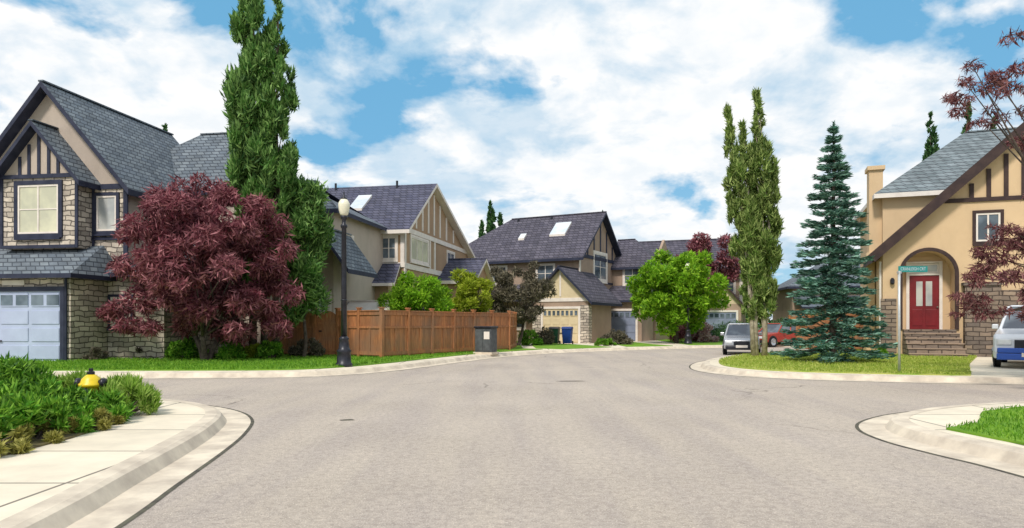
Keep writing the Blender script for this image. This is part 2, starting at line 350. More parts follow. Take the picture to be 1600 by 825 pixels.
def rtree(name,label,x,y,trunkh,c,rx,rz,ncl,r0,r1,nl,L,W,mat,tr=.12,stems=1,bark='bark',up=.2,group=None,cat='tree',z0=ZG,extra=(),zs=.8,ry=None,limbs=18):
    e=thing(name,label,cat,(x,y,z0),0,group)
    cl=ellclumps((c[0],c[1],c[2]),rx,ry or rx,rz,ncl,r0,r1,zs=zs)+list(extra)
    g=G()
    for s in range(stems):
        a=2*math.pi*s/stems+.7; sp=.12*(stems>1)
        b0=V(math.cos(a)*sp*.8,math.sin(a)*sp*.8,-.05); t=V(math.cos(a)*sp*4+c[0]*.4,math.sin(a)*sp*4+c[1]*.4,trunkh)
        mid=(b0+t)/2+V(R.uniform(-.08,.08),R.uniform(-.08,.08),0)
        g.tube([b0,b0+V(0,0,.12),mid,t],[tr*1.5,tr*1.1,tr*.9,tr*.75],8)
        for k in range(max(5,limbs//stems)):
            q=cl[R.randrange(len(cl))]; q=V(*q[:3]); m2=t.lerp(q,.5)+V(R.uniform(-.1,.1),0,.2)
            g.tube([t,m2,q],[tr*.5,tr*.25,tr*.07],5)
    g.obj('trunk',bark,e,True)
    p,u=fill(cl,nl); u=u*.6+np.array([0,0,up]); leafmesh(p,u,L,W,'crown',mat,e,.5)
    return e
rtree('burgundy_maple_tree','broad burgundy-leaved maple on the lawn by the stone house',-11.0,25.3,.9,(0,0,3.55),2.95,2.75,140,.28,.58,44000,.32,.055,'lfPurple',.11,3,
      extra=[(-3.1,0,1.9,.5,.7),(-3.6,.2,1.7,.4,.6),(-2.8,0,1.3,.5,.6),(2.6,0,1.2,.5,.7),(2.2,.2,1.6,.5,.7),(-.9,0,6.1,.45,1),(-.2,0,6.4,.35,1),(-1.7,0,5.8,.5,1),(.5,0,6.1,.4,1),(2.9,0,4.0,.4,.9),(-3.0,0,3.4,.45,.9),(1.8,0,5.3,.45,1),(3.05,0,2.4,.45,.9),(-1.5,-1,1.2,.4,.7),(1.4,-1,1.1,.4,.7)],up=-.25)
def poplar(label,x,y,cols,n,mat,leaf=(.24,.07),group=None,bark='bark',mc=60,cr=.34,trk=1,jit=.36,p=1.7):
    e=thing('poplar_tree',label,'tree',(x,y,ZG),0,group); cl=[]; g=G()
    tot=sum((c[2]-c[1])*c[4] for c in cols)
    for (bx,zb,h,lean,rmax,prof) in cols:
        lx=lambda z:bx+lean*max(0,z/h)**1.5
        zz=[h*.93*i/6 for i in range(7)]; g.tube([(lx(z),.05*math.sin(z*2+bx*5),z-.02) for z in zz],[.17*trk,.13*trk,.11*trk,.08*trk,.05,.03,.01],8)
        m=int(max(mc,n/220)*(h-zb)*rmax/tot)+6
        for i in range(m):
            t=(i+R.random())/m; z=zb+(h-zb)*t; w=rmax*prof(t)
            a=R.uniform(0,6.28); q=w*math.sqrt(R.random())*.9; r=max(.09,w*cr)*R.uniform(.6,1.3)
            cl.append((lx(z)+math.cos(a)*q,math.sin(a)*q,z,r,2.0))
            if i%3==0: g.tube([(lx(max(.3,z-1)),0,max(.3,z-1.0)),(cl[-1][0],cl[-1][1],z)],[.03,.01],4)
    g.obj('trunk',bark,e,True)
    pp,u=fill(cl,n,p); d=u*.5; d[:,2]+=.8; leafmesh(pp,d,leaf[0],leaf[1],'crown',mat,e,jit)
    return e
col_=lambda t:(.72+.5*t if t<.25 else (1.0-.12*math.sin(t*11) if t<.6 else max(.1,((1-t)/.4)**.7)))
poplar('tall dense twin-topped green poplar beside the stone house',-9.6,27,[(-.32,3.2,17.2,.02,.86,col_),(.52,3.4,13.9,.1,.74,col_),(.1,3.0,9.0,0,.95,col_)],44000,'lfPoplar',(.38,.08),cr=.32,mc=240)
rtree('young_poplar_tree','leafy green young poplar against the house wall',-8.15,27.6,1.5,(0,0,4.3),.9,2.7,45,.3,.5,11000,.34,.07,'lfPoplar',.08,up=.6,zs=1.3)
wisp=lambda t:(.5+1.5*t if t<.3 else (.95-.2*math.sin(t*13) if t<.66 else max(.06,((1-t)/.34)**1.0)))
poplar('leaning feathery poplar clump with pale trunks beside a parked car',9.72,28,[(-.12,1.6,9.9,-1.05,.62,wisp),(.36,1.4,10.5,-.35,.66,wisp),(.0,1.8,9.3,-.55,.62,wisp),(.3,1.7,7.6,.35,.6,wisp)],30000,'lfPoplar2',(.34,.06),bark='barkp',cr=.27,mc=260,trk=.6)
for (x,y,h,r) in ((-30.6,62,18.8,.8),(-3.2,75,12.2,.6),(-2.3,75.5,14.4,.75),(-1.3,76,13.2,.55),(10.6,82,14.3,.8)):
    poplar('dark narrow poplar top behind the rooftops',x,y,[(0,4,h,0,r*1.1,col_)],5200,'lfDark',(.5,.2),'poplars behind the houses')
for (x,y,h,r) in ((29.7,50,16.2,.75),(32.1,49.5,16.8,.7),(34.2,50,16,.65)):
    poplar('dark narrow poplar top behind the rooftops',x,y,[(0,4,h,0,r,col_)],6200,'lfDark',(.42,.15),'poplars behind the houses')
def spruce(x,y,h,rb):
    e=thing('blue_spruce_tree','blue-green spruce with open tiers on the lawn','tree',(x,y,ZG)); g=G(); g.tube([(0,0,-.05),(0,0,h*.5),(.03,0,h)],[.14,.08,.012],8)
    P=[];D=[]
    lv=25
    for i in range(lv):
        t=i/(lv-1); z=.28+(h-.5)*(t**.93); w=rb*(1-t)**.80+.08
        nb=int(17-7*t)
        for k in range(nb):
            a=R.uniform(0,6.28); w2=w*R.uniform(.7,1.15)
            dx,dy=math.cos(a),math.sin(a)
            end=V(dx*w2,dy*w2,z-w2*.20+R.uniform(-.08,.1)); c0=V(0,0,z)
            mid=V(dx*w2*.55,dy*w2*.55,z-w2*.22)
            g.tube([c0,mid,end],[.025,.016,.006],4)
            ns=int(30+95*w2/rb)
            for _ in range(ns):
                q=R.random()**.65; b=(c0.lerp(mid,q*2) if q<.5 else mid.lerp(end,q*2-1))
                wd=.24*(1-q)+.08; wd*=(.5+w2/rb)
                b=b+V(-dy,dx,0)*R.uniform(-wd,wd)+V(0,0,R.uniform(-.10,.05))
                P.append(tuple(b)); sd=R.choice((-1,1))*.55; D.append((dx-dy*sd,dy+dx*sd,.12))
    for _ in range(120): P.append((.02,0,h-R.random()*.9)); a=R.uniform(0,6.28); D.append((math.cos(a)*.5,math.sin(a)*.5,1))
    g.obj('trunk','bark',e); leafmesh(np.array(P),np.array(D),.23,.048,'crown','lfSpruce',e,.25)
spruce(10.95,24,8.2,1.75)
rtree('round_tree','rounded green garden tree behind the cedar fence',-4.3,33,1.2,(0,0,2.5),1.5,1.3,40,.25,.5,12000,.24,.06,'lfBright',.08)
rtree('lime_tree','yellow-green slender garden tree behind the fence',-2.05,35.2,1.2,(0,0,2.6),.85,1.45,32,.25,.42,9000,.24,.06,'lfLime',.07)
rtree('olive_tree','dull olive-brown spreading tree behind the fence end',.3,42,1.3,(0,0,3.1),2.2,1.95,60,.22,.5,14000,.28,.06,'lfOlive',.1,2)
rtree('round_maple_tree','bright green round-headed maple before a brown house',11.1,47.5,1.3,(0,0,3.6),2.9,2.95,75,.4,.72,22000,.34,.11,'lfBright',.14)
rtree('purple_tree','purple-leaved tree in front of the far houses',16.4,60,2,(0,0,6.3),2.6,2.6,50,.4,.8,12000,.34,.12,'lfPurple',.14)
ex=[]
for _ in range(230): ex.append((rng.uniform(-3.0,1.8),rng.uniform(-1.6,1.6),rng.uniform(1.5,4.6),rng.uniform(.13,.32),.5))
for _ in range(150): ex.append((rng.uniform(-3.5,1),rng.uniform(-1.5,1.5),rng.uniform(5.7,7.5),rng.uniform(.11,.25),.6))
ex=[q for q in ex if (q[0]>-2.4 or q[2]<2.8 or q[2]>6.2) and not (q[2]<4.6 and q[0]<-3.2+(q[2]-1.5)*.3) and not (4.2<q[2]<6.1 and q[0]<-1.5)]
rtree('bronze_leaf_tree','bronze-red tree overhanging the driveway',13.9,16.2,1.6,(.9,0,4.2),1.7,2.6,16,.2,.35,28000,.22,.03,'lfBronze',.12,3,extra=ex,up=-.3,limbs=110)
cl=[]
for i in range(260):
    x=rng.uniform(-110,110); cl.append((x,rng.uniform(100,106),rng.uniform(.5,5.2),rng.uniform(1.2,2.2),.9))
p,u=fill(cl,26000); o=leafmesh(p,u,.9,.4,'tree_line','lfDark',None,.6); tag(o,'distant mass of dark green trees behind the houses','trees',kind='stuff')
def shrub(label,x,y,w,d,h,n,mat,leaf=(.12,.04),name='shrub',up=.4,rot=0,z=.15,group=None,ncl=None,cat='shrub',pw=.75):
    e=thing(name,label,cat,(x,y,z),rot,group); k=ncl or max(8,int(w*d*16)); cl=[]
    for _ in range(k):
        a=rng.uniform(0,6.28); q=math.sqrt(rng.random()); cx,cy=math.cos(a)*q*w/2,math.sin(a)*q*d/2
        hz=h*(1-q**3*pw)*rng.uniform(.72,1.05); r=min(w,d,h)*rng.uniform(.14,.27); cl.append((cx,cy,max(r*.5,hz-r*.8),r,.8))
        if q>.5: cl.append((cx,cy,max(r*.5,hz*.45),r,.8))
    g=G()
    for q in cl[:14]: g.tube([(0,0,-.05),(q[0]*.5,q[1]*.5,q[2]*.5),(q[0],q[1],q[2])],[.02,.014,.006],4)
    g.obj('stem','bark',e)
    p,u=fill(cl,n); p[:,2]=np.maximum(p[:,2],.01); u=u*.7; u[:,2]+=up; leafmesh(p,u,leaf[0],leaf[1],'foliage',mat,e,.4); return e
GB='junipers in the corner planting bed'
for (x,y,w,d,h) in ((-6.3,7.7,1.9,1.8,.80),(-6.2,8.9,1.6,1.3,.62),(-8.2,8.9,2.3,1.9,1.06),(-10.4,10.8,2.8,2.0,1.22),(-7.6,7.0,2.2,1.6,1.06),(-7.9,10.6,2.1,1.5,.86),(-12.8,11.2,2.6,1.6,1.25),(-10.3,8.8,2.2,2.2,1.18),(-5.75,9.55,.9,1.1,.52),(-5.7,8.3,.9,1.3,.5),(-6.0,6.5,1.3,1.3,.66),(-6.9,9.7,1.2,1.1,.62),(-6.2,9.25,.9,.6,.62),(-5.95,5.5,1.3,1.2,.6),(-7.3,5.8,1.6,1.3,.9)):
    shrub('spreading green juniper in the corner bed',x,y,w,d,h,int(4300*w*d/3+2200),'lfShrub',(.16,.032),'juniper_shrub',.35,group=GB,pw=.55)
for (x,y,w,d,h) in ((-6.0,10.75,1.1,.9,.55),(-5.65,10.2,.8,.9,.48),(-7.0,11.1,1.2,.8,.55)):
    shrub('light green grassy shrub beside the hydrant',x,y,w,d,h,4200,'lfShrubL',(.2,.022),'light_shrub',1.0,group='light shrubs by the hydrant',pw=.5)
for (x,y,w,d,h) in ((-5.55,7.2,.85,1.4,.32),(-5.4,9.0,.5,1.2,.24),(-5.6,6.1,.8,.9,.32),(-5.5,8.1,.6,.9,.26),(-5.6,5.2,.8,1.0,.32),(-6.2,5.0,1,1,.3)):
    shrub('yellowing ground plants along the pavement edge',x,y,w,d,h,2800,'lfShrubY',(.12,.025),'bedding_plant',.3,group='yellowing plants at the bed edge')
for (x,y,w,h,mt,lb) in ((-10.6,26.0,1.3,.95,'lfShrub','green shrub under the burgundy tree'),(-9.0,26.3,1.0,.8,'lfShrub','green shrub under the burgundy tree'),(-12.4,26.6,1.2,.9,'lfShrub','green shrub at the foot of the stone wall'),
  (-13.9,26.6,.9,.6,'lfOlive','small dark shrub at the stone wall'),(-8.2,28.2,1.3,.8,'lfOlive','low dark shrub beside the fence'),(-14.8,25.2,.7,.55,'lfOlive','small red-brown shrub beside the garage'),
  (-9.9,26.8,1.0,.6,'lfLime','low yellow-green shrub under the burgundy tree'),(6.6,44.5,2.0,1.0,'lfOlive','low brown-green mound shrub on the lawn strip'),(5.6,42.5,1.4,.45,'lfShrub','low green shrub on the lawn strip'),
  (2.0,44.5,1.4,1.1,'lfOlive','dark shrub in front of the garage house'),(1.0,43,1.5,1.0,'lfShrub','green shrub in front of the garage house'),(16,52,3.5,1.6,'lfDark','dark hedge shrub before the far houses'),(12.8,51,2.6,1.3,'lfPurple','purple shrub before the far houses'),
  (21.5,56,3,1.8,'lfDark','dark hedge shrub before the far houses'),(15.3,29.4,.8,.5,'lfShrub','green shrub beside the entrance steps')):
    shrub(lb,x,y,w,w*.7,h,int(1800+1300*w),mt,(.16,.045))
shrub('pink and white flowering shrub near the far lamp',13.7,50,1.5,1.2,1.5,2600,'lfRose',(.16,.1),'flowering_shrub')
def blades(poly,n,h,mat,lab):
    P=np.array(poly); x0,y0=P.min(0); x1,y1=P.max(0); y1=min(y1,34); q=np.stack([rng.uniform(x0,x1,n*3),y0+(y1-y0)*rng.random(n*3)**1.5],1)
    ins=np.zeros(len(q),bool); j=len(P)-1
    for i in range(len(P)):
        c=((P[i,1]>q[:,1])!=(P[j,1]>q[:,1]))&(q[:,0]<(P[j,0]-P[i,0])*(q[:,1]-P[i,1])/(P[j,1]-P[i,1]+1e-12)+P[i,0]); ins^=c; j=i
    q=q[ins][:n]; p=np.column_stack([q,np.full(len(q),.165+h*.35)]); d=np.tile([0,0,1.],(len(q),1))
    tag(leafmesh(p,d,h,h*.22,'grass',mat,None,.45),lab,'grass',kind='stuff')
blades([(max(-18.4,a),b) for a,b in L1 if b<40]+[(-18.4,34)],32000,.10,'lfGrass','blades of bright green lawn grass')
blades(L2,26000,.10,'lfGrassD','blades of yellowing lawn grass')
blades([(5.75,7.6),(5.55,9.0),(6.3,9.5),(7.15,10.7),(8.15,11.3),(9.4,11.9),(14,12),(14,6),(6.1,6)],26000,.07,'lfGrass','blades of corner lawn grass')
# ---------------------------------------------------------------- house kit
def window(par,W,u,z,w,h,cols=2,rows=2,fr='white',gl='glass',trim=None,tw=.14,sill=True):
    g=G(); f=.07
    if trim:
        g.wb(W,u-tw,u,z-tw,z+h+tw,0,.06,1); g.wb(W,u+w,u+w+tw,z-tw,z+h+tw,0,.06,1)
        g.wb(W,u,u+w,z+h,z+h+tw,0,.06,1); g.wb(W,u,u+w,z-tw,z,0,.06,1)
    g.wb(W,u,u+f,z,z+h,.0,.045,0); g.wb(W,u+w-f,u+w,z,z+h,.0,.045,0); g.wb(W,u+f,u+w-f,z,z+f,.0,.045,0); g.wb(W,u+f,u+w-f,z+h-f,z+h,.0,.045,0)
    for i in range(1,cols): g.wb(W,u+w*i/cols-.03,u+w*i/cols+.03,z+f,z+h-f,.0,.04,0)
    for j in range(1,rows):
        for i in range(cols): g.wb(W,u+w*i/cols+.031,u+w*(i+1)/cols-.031,z+h*j/rows-.02,z+h*j/rows+.02,.0,.035,0)
    o=g.obj('window',[fr,trim or fr],par)
    G().wb(W,u+f*.6,u+w-f*.6,z+f*.6,z+h-f*.6,-.01,.015).obj('pane',gl,o)
    if sill: G().wb(W,u-.1,u+w+.1,z-tw*(1 if trim else 0)-.07,z-tw*(1 if trim else 0)-.002,0,.12).obj('sill',trim or fr,o)
    return o
def garage(par,W,u,w,h,mat,trim,rows=4,cols=4,glz=True):
    g=G(); g.wb(W,u,u+w,0.02,h,-.02,.03)
    for r in range(rows):
        for c in range(cols):
            a=u+w*c/cols+.07; b=u+w*(c+1)/cols-.07; z0=.02+(h-.02)*r/rows+.07; z1=.02+(h-.02)*(r+1)/rows-.07
            g.wb(W,a,b,z0,z1,.031,.055)
    o=g.obj('garage_door',mat,par,bevel=.01)
    t=G(); t.wb(W,u-.16,u,0,h+.16,0,.09); t.wb(W,u+w,u+w+.16,0,h+.16,0,.09); t.wb(W,u,u+w,h,h+.16,0,.09); t.obj('door_frame',trim,o)
    if glz:
        q=G()
        for c in range(cols*2): q.wb(W,u+w*c/cols/2+.07,u+w*(c+1)/cols/2-.07,h-h/rows+.13,h-.13,.056,.066)
        q.obj('pane','glass',o)
    G().wb(W,u+w/2-.12,u+w/2+.12,h*.28,h*.28+.05,.056,.09).obj('handle','black',o)
    return o
def roof(g,x0,x1,y0,y1,ze,zr,ax='x',ov=.4,h0=False,h1=False,th=.2,mt=0,ms=1):
    if ax=='y':
        g2=G(); roof(g2,y0,y1,x0,x1,ze,zr,'x',ov,h0,h1,th,mt,ms); b=len(g.v)
        g.v+=[(y,x,z) for x,y,z in g2.v]; g.f+=[tuple(b+i for i in f) for f in g2.f]; g.m+=g2.m; return g
    ym=(y0+y1)/2; sl=(zr-ze)/(ym-y0); z=ze-ov*sl+th; zt=zr+th; hw=(y1-y0)/2
    a0=x0+(hw if h0 else -ov); a1=x1-(hw if h1 else -ov)
    X0,X1,Y0,Y1=x0-ov,x1+ov,y0-ov,y1+ov
    g.slab([(X0,Y0,z),(X1,Y0,z),(a1,ym,zt),(a0,ym,zt)],th,mt,ms)
    g.slab([(X1,Y1,z),(X0,Y1,z),(a0,ym,zt),(a1,ym,zt)],th,mt,ms)
    if h0: g.slab([(X0,Y1,z),(X0,Y0,z),(a0,ym,zt)],th,mt,ms)
    if h1: g.slab([(X1,Y0,z),(X1,Y1,z),(a1,ym,zt)],th,mt,ms)
    g.beam((a0,ym,zt),(a1,ym,zt),.22,.06,mt)
    return g
def walls(g,x0,x1,y0,y1,ze,zr,ax='x',h0=False,h1=False,mi=0,zb=0,gi=None):
    gi=mi if gi is None else gi
    g.box(x0,x1,y0,y1,zb,ze,mi)
    if ax=='x':
        ym=(y0+y1)/2
        if not h0: g.prism([(y0,ze),(y1,ze),(ym,zr)],'x',x0,x0+.2,gi)
        if not h1: g.prism([(y0,ze),(y1,ze),(ym,zr)],'x',x1-.2,x1,gi)
    else:
        xm=(x0+x1)/2
        if not h0: g.prism([(x0,ze),(x1,ze),(xm,zr)],'y',y0,y0+.2,gi)
        if not h1: g.prism([(x0,ze),(x1,ze),(xm,zr)],'y',y1-.2,y1,gi)
    return g
def front(y,x=0): return (V(x,y,0),V(1,0,0),V(0,-1,0))
def right(x,y=0): return (V(x,y,0),V(0,1,0),V(1,0,0))
def left(x,y=0): return (V(x,y,0),V(0,-1,0),V(-1,0,0))
def studs(g,W,u0,u1,zb,ze,zr,us,w=.13,mi=0,d=.04):
    um=(u0+u1)/2
    for u in us:
        top=ze+(zr-ze)*(1-abs(u-um)/((u1-u0)/2))-.12
        if top>zb+.1: g.wb(W,u-w/2,u+w/2,zb,top,0,d,mi)
def skylight(par,p,wx,wy,sl):
    g=G(); hx=wx/2
    def Q(dx,dy,h): return (p[0]+dx,p[1]+dy,p[2]+dy*sl+h)
    g.slab([Q(-hx,-wy/2,.16),Q(hx,-wy/2,.16),Q(hx,wy/2,.16),Q(-hx,wy/2,.16)],.2,0,1)
    return g.obj('skylight',['skylight','white'],par)
def pipe(par,x,y,z0,z1,mat='white'):
    G().tube([(x,y,z0),(x,y,z1-.25),(x,y-.0,z1)],[.045,.045,.045],8).obj('downpipe',mat,par)
# ---- house A
H=thing('stone_house','taupe and stone house with steep slate-blue gables and pale garage','house',(-18.05,27.5,ZG),-9.3)
g=G(); walls(g,-3.3,3.3,0,7.4,6.7,10.45,'y'); walls(g,3.302,7.3,3.6,10.4,7.2,10.3,'x',True,True); g.box(-3.2,3.3,7.402,10.4,0,7.1); walls(g,7.302,9.1,6,13,6.5,8.4,'x',True,True)
g.obj('wall',['stuccoA'],H)
g=G(); g.box(-1.35,1.9,-.8,0-.002,4.2,6.9); g.prism([(-1.35,6.9),(1.9,6.9),(.275,8.75)],'y',-.8,-.002,1); g.box(-4.6,2.85,-2.2,-.002,0,3.1); g.box(2.87,5.2,-.4,3.598,0,3.2)
g.box(1.9,3.36,-.06,-.003,3.3,6.7)
g.obj('stone_wall',['stone','stuccoA'],H)
g=G(); roof(g,-3.3,3.3,0,7.0,6.7,10.45,'y',.45,th=.24); roof(g,-1.5,7.3,3.6,10.4,7.2,10.3,'x',.4,True,True); roof(g,7.0,9.1,6,13,6.5,8.4,'x',.35,False,True)
roof(g,-1.35,1.9,-.8,2.5,6.9,8.75,'y',.4,th=.2)
g.slab([(-4.9,-2.65,3.1),(3.25,-2.65,3.1),(2.4,-.05,4.35),(-4.9,-.05,4.35)],.16); g.slab([(3.25,-2.65,3.1),(3.25,-.05,3.1),(2.4,-.05,4.35)],.16)
g.slab([(2.5,-.8,3.25),(5.6,-.8,3.25),(5.2,3.55,4.9),(3.35,3.55,4.9)],.16)
g.slab([(5.5,2.4,3.6),(8.6,2.4,3.6),(8.0,6,5.0),(5.5,6,5.0)],.16)
roof(g,8.0,10.2,4.6,7.6,3.9,5.4,'y',.3)
g.obj('roof',['roofA','navy'],H)
g=G(); FB=front(-.8)
studs(g,FB,-1.35,1.9,6.95,6.9,8.75,[-.55,-.15,.275,.7,1.1],.12)
g.wb(FB,-1.37,1.92,6.85,7.0,0,.06); g.wb(FB,-1.4,-1.28,4.2,6.85,0,.05); g.wb(FB,1.83,1.95,4.2,6.85,0,.05); g.wb(FB,-1.28,1.83,4.2,4.32,0,.06)
g.wb(front(-.06),1.9,3.38,4.55,4.68,0,.05); g.wb(front(-.06),1.9,3.38,6.5,6.7,0,.05); g.wb(front(-.06),3.27,3.39,3.4,6.5,0,.05); g.wb(front(-.06),1.93,2.02,3.4,6.5,0,.05)
g.wb(front(3.6),3.36,7.3,5.0,5.14,0,.05); g.wb(front(6),7.32,9.1,5.4,5.52,0,.05)
g.obj('timber_trim','navy',H)
window(H,FB,-.62,4.75,1.75,1.85,2,2,'white','glassc','navy',.16)
window(H,front(-.06),2.12,4.9,.85,1.35,1,1,'white','glassw','navy',.12)
window(H,front(-.4),3.0,1.25,.85,1.1,2,2,'white','glassw','navy',.1)
window(H,front(3.6),4.0,5.3,.8,1.2,1,2,'white','glass','navy',.1)
window(H,right(9.1),7.2,4.2,1.0,1.3,2,2,'white','glass','white',.1)
window(H,front(6),8.0,1.2,.9,1.5,1,2,'white','glassw','white',.1)
garage(H,front(-2.2),-2.5,5.0,2.5,'gdA','navy',4,4)
G().wb(front(-2.2),.1,1.0,2.72,2.9,0,.03).obj('house_number_plate','white',H)
pipe(H,3.45,-.12,3.3,6.6,'navy'); pipe(H,2.72,-2.27,.05,3.0,'navy')
# ---- house B
H=thing('gabled_house','brown house with white trim, half-timbered gable and dark violet roof','house',(-5.85,38.2,ZG),-11.5)
g=G(); g.prism([(0,0),(13.5,0),(13.5,6.1),(4.5,9.6),(0,6.5)],'x',-8,0); g.box(-7.5,-.4,-1.3,-.002,0,3.5); g.box(.002,2.2,6,11,0,4); g.prism([(6,4),(11,4),(8.5,5.4)],'x',.002,2.2)
g.obj('wall','stuccoB',H)
g=G(); t=.2
g.slab([(-8.4,-.45,6.19+t),(.45,-.45,6.19+t),(.45,4.5,9.6+t),(-8.4,4.5,9.6+t)],t); g.slab([(.45,14,5.9+t),(-8.4,14,5.9+t),(-8.4,4.5,9.6+t),(.45,4.5,9.6+t)],t)
g.slab([(-7.8,-1.75,3.45),(.1,-1.75,3.45),(-.2,-.01,4.65),(-7.6,-.01,4.65)],.15); roof(g,.0,2.2,6,11,4,5.4,'x',.35)
g.obj('roof',['roofB','white'],H)
RW=right(0); g=G()
def zt(u): return 6.5+u*(3.1/4.5) if u<4.5 else 9.6-(u-4.5)*.389
for u in (.8,1.9,3.0,4.1,5.2,6.4,7.8,9.4): g.wb(RW,u-.1,u+.1,6.75,zt(u)-.1,0,.05)
g.wb(RW,-.05,13.5,6.35,6.62,0,.06); g.wb(RW,-.05,13.5,4.35,4.65,0,.06); g.wb(RW,-.05,.22,0,6.35,0,.05); g.wb(RW,5.2,5.45,4.65,6.35,0,.05); g.wb(RW,4.3,4.5,4.65,6.35,0,.05)
FW=front(0); g.wb(FW,-7.9,.05,4.4,4.66,0,.07); g.wb(FW,-7.9,.05,6.15,6.4,0,.07); g.wb(FW,-.2,.05,4.66,6.15,0,.05); g.wb(FW,-1.75,-1.6,4.66,6.15,0,.05); g.wb(FW,-3.3,-3.1,4.66,6.15,0,.05)
g.obj('white_trim','white',H)
window(H,RW,1.0,4.9,3.0,1.3,3,1,'white','glassc','white',.12)
window(H,FW,-2.75,4.85,.6,1.2,1,2,'white','glassw','white',.1)
window(H,FW,-1.3,4.85,.85,1.2,2,2,'white','glass','white',.1)
window(H,FW,-4.6,4.85,.8,1.2,2,2,'white','glass','white',.1)
window(H,front(-1.3),-3.6,1.0,1.6,1.5,2,2,'white','glass','white',.1)
window(H,RW,1.5,1.5,2.2,1.5,2,2,'white','glass','white',.1)
window(H,RW,8.0,4.85,1.6,1.2,2,1,'white','glass','white',.1)
skylight(H,(-3.6,2.4,6.5+2.4*.689+.18),.85,1.5,.689)
for x in (-6.0,-2.0): G().lathe([(.07,0),(.07,.45)],10,(x,4.2,9.55)).obj('vent_pipe','black',H)
# ---- house C
H=thing('hip_roof_house','grey-brown house with charcoal hip roof and cream garage gable','house',(4.87,51,ZG),-28)
g=G(); walls(g,-12,0,0,8.5,6.3,9.8,'x',True,False); walls(g,-2.2,1.9,-3,1.5,3.0,5.1,'y',gi=1); g.box(.002,3.4,4.0,8.5,0,3.05); walls(g,.002,3.6,7,12,6.0,8.2,'x',True,False)
g.obj('wall',['stuccoC','cream'],H)
for a in (-2.26,1.34): G().box(a,a+.62,-3.08,-2.5,0,2.6).obj('stone_pier','stone',H)
g=G(); roof(g,-12,0,0,8.5,6.3,9.8,'x',.5,True,False); roof(g,-2.2,1.9,-3,2.4,3.0,5.1,'y',.4); roof(g,0,3.6,7,12,6.0,8.2,'x',.4,False,True)
g.slab([(-9.5,-1.8,3.1),(-1.9,-1.8,3.1),(-1.9,-.01,4.3),(-9.5,-.01,4.3)],.15); g.slab([(-.2,3.6,3.1),(3.9,3.6,3.1),(3.7,6.98,4.4),(-.1,6.98,4.4)],.15)
g.obj('roof',['roofC','navy'],H)
RW=right(0); g=G(); studs(g,RW,0,8.5,6.35,6.3,9.8,[1.6,2.9,4.25,5.6,6.9],.2)
g.wb(RW,0,8.5,6.2,6.45,0,.06); g.wb(RW,0,7,4.45,4.6,0,.05); studs(g,front(-3),-2.2,1.9,3.2,3.0,5.1,[-.15],.12,1); g.wb(front(-3),-2.2,1.9,2.85,3.1,0,.05,1); g.wb(RW,-.05,.2,3.4,6.2,0,.05,1)
g.obj('timber_trim',['navy','white'],H)
window(H,RW,2.9,4.75,2.6,1.95,2,2,'white','glass','white',.2); window(H,front(7),1.0,4.5,1.4,1.4,2,2,'white','glass','white',.12)
window(H,front(0),-3.4,4.4,1.4,1.3,2,2,'white','glass','white',.1); window(H,front(0),-7.4,4.4,1.4,1.3,2,2,'white','glass','white',.1); window(H,front(0),-6,1.0,1.6,1.4,2,2,'white','glass','white',.1)
garage(H,front(-3),-1.45,2.65,2.35,'cream','white',4,4); garage(H,front(4.0),.35,2.6,2.3,'gdG','white',4,3)
skylight(H,(-2.6,2.5,6.3+2.5*.823+.2),1.3,1.3,.823); skylight(H,(-5.6,1.9,6.3+1.9*.823+.2),.5,.5,.823)
for x in (-4.0,-7.0): G().lathe([(.09,0),(.09,.5)],10,(x,3.9,9.4)).obj('vent_pipe','black',H)
# ---- house D
H=thing('brown_house','brown two-storey house with long charcoal roof behind trees','house',(20.3,62,ZG),-20)
g=G(); walls(g,-11.5,0,0,9,5.9,9.2,'x'); walls(g,-3.5,0,-3,-.002,3,5,'y',gi=1); g.obj('wall',['stuccoC','cream'],H)
g=G(); roof(g,-11.5,0,0,9,5.9,9.2,'x',.5); roof(g,-3.5,0,-3,1,3,5,'y',.4); g.slab([(-11.5,-1.6,3.2),(-3.6,-1.6,3.2),(-3.6,-.01,4.2),(-11.5,-.01,4.2)],.15); roof(g,-8.5,-5.5,-.4,4,5.9,8.2,'y',.4); g.obj('roof',['roofC','dkbrown'],H)
g=G(); g.wb(front(0),-11.5,0,5.6,5.85,0,.06); g.wb(right(0),0,9,5.75,6.0,0,.06); studs(g,right(0),0,9,6.0,5.9,9.2,[1.8,3.2,4.5,5.8,7.2],.25); g.wb(front(0),-.25,.02,0,5.6,0,.05); g.obj('white_trim','white',H)
for x in (-10.6,-7.7,-3.4,-1.9): window(H,front(0),x,4.1,1.2,1.3,2,2,'white','glass','white',.14)
window(H,right(0),3,4.2,3,1.3,2,2,'white','glass','white',.2)
garage(H,front(-3),-3.1,2.7,2.3,'gdG','white',4,3)
# ---- house E
H=thing('blue_roof_house','distant house with blue-grey roof behind the spruce','house',(25.5,60,ZG),-10)
g=G(); walls(g,-1.5,11,0,9,4.6,7.3,'x',True,False); g.box(-1,3.5,-3,-.002,0,2.6); g.obj('wall','stuccoC',H)
g=G(); roof(g,-1.5,11,0,9,4.6,7.3,'x',.5,True,False); g.slab([(-1.5,-3.5,2.7),(4,-3.5,2.7),(4,-.01,3.7),(-1.5,-.01,3.7)],.15); g.obj('roof',['roofA','navy'],H)
for x in (6,9): window(H,front(0),x,1.2,1.2,1.3,2,2,'white','glass','white',.12)
garage(H,front(-3),-.3,3.2,2.2,'gdG','white')
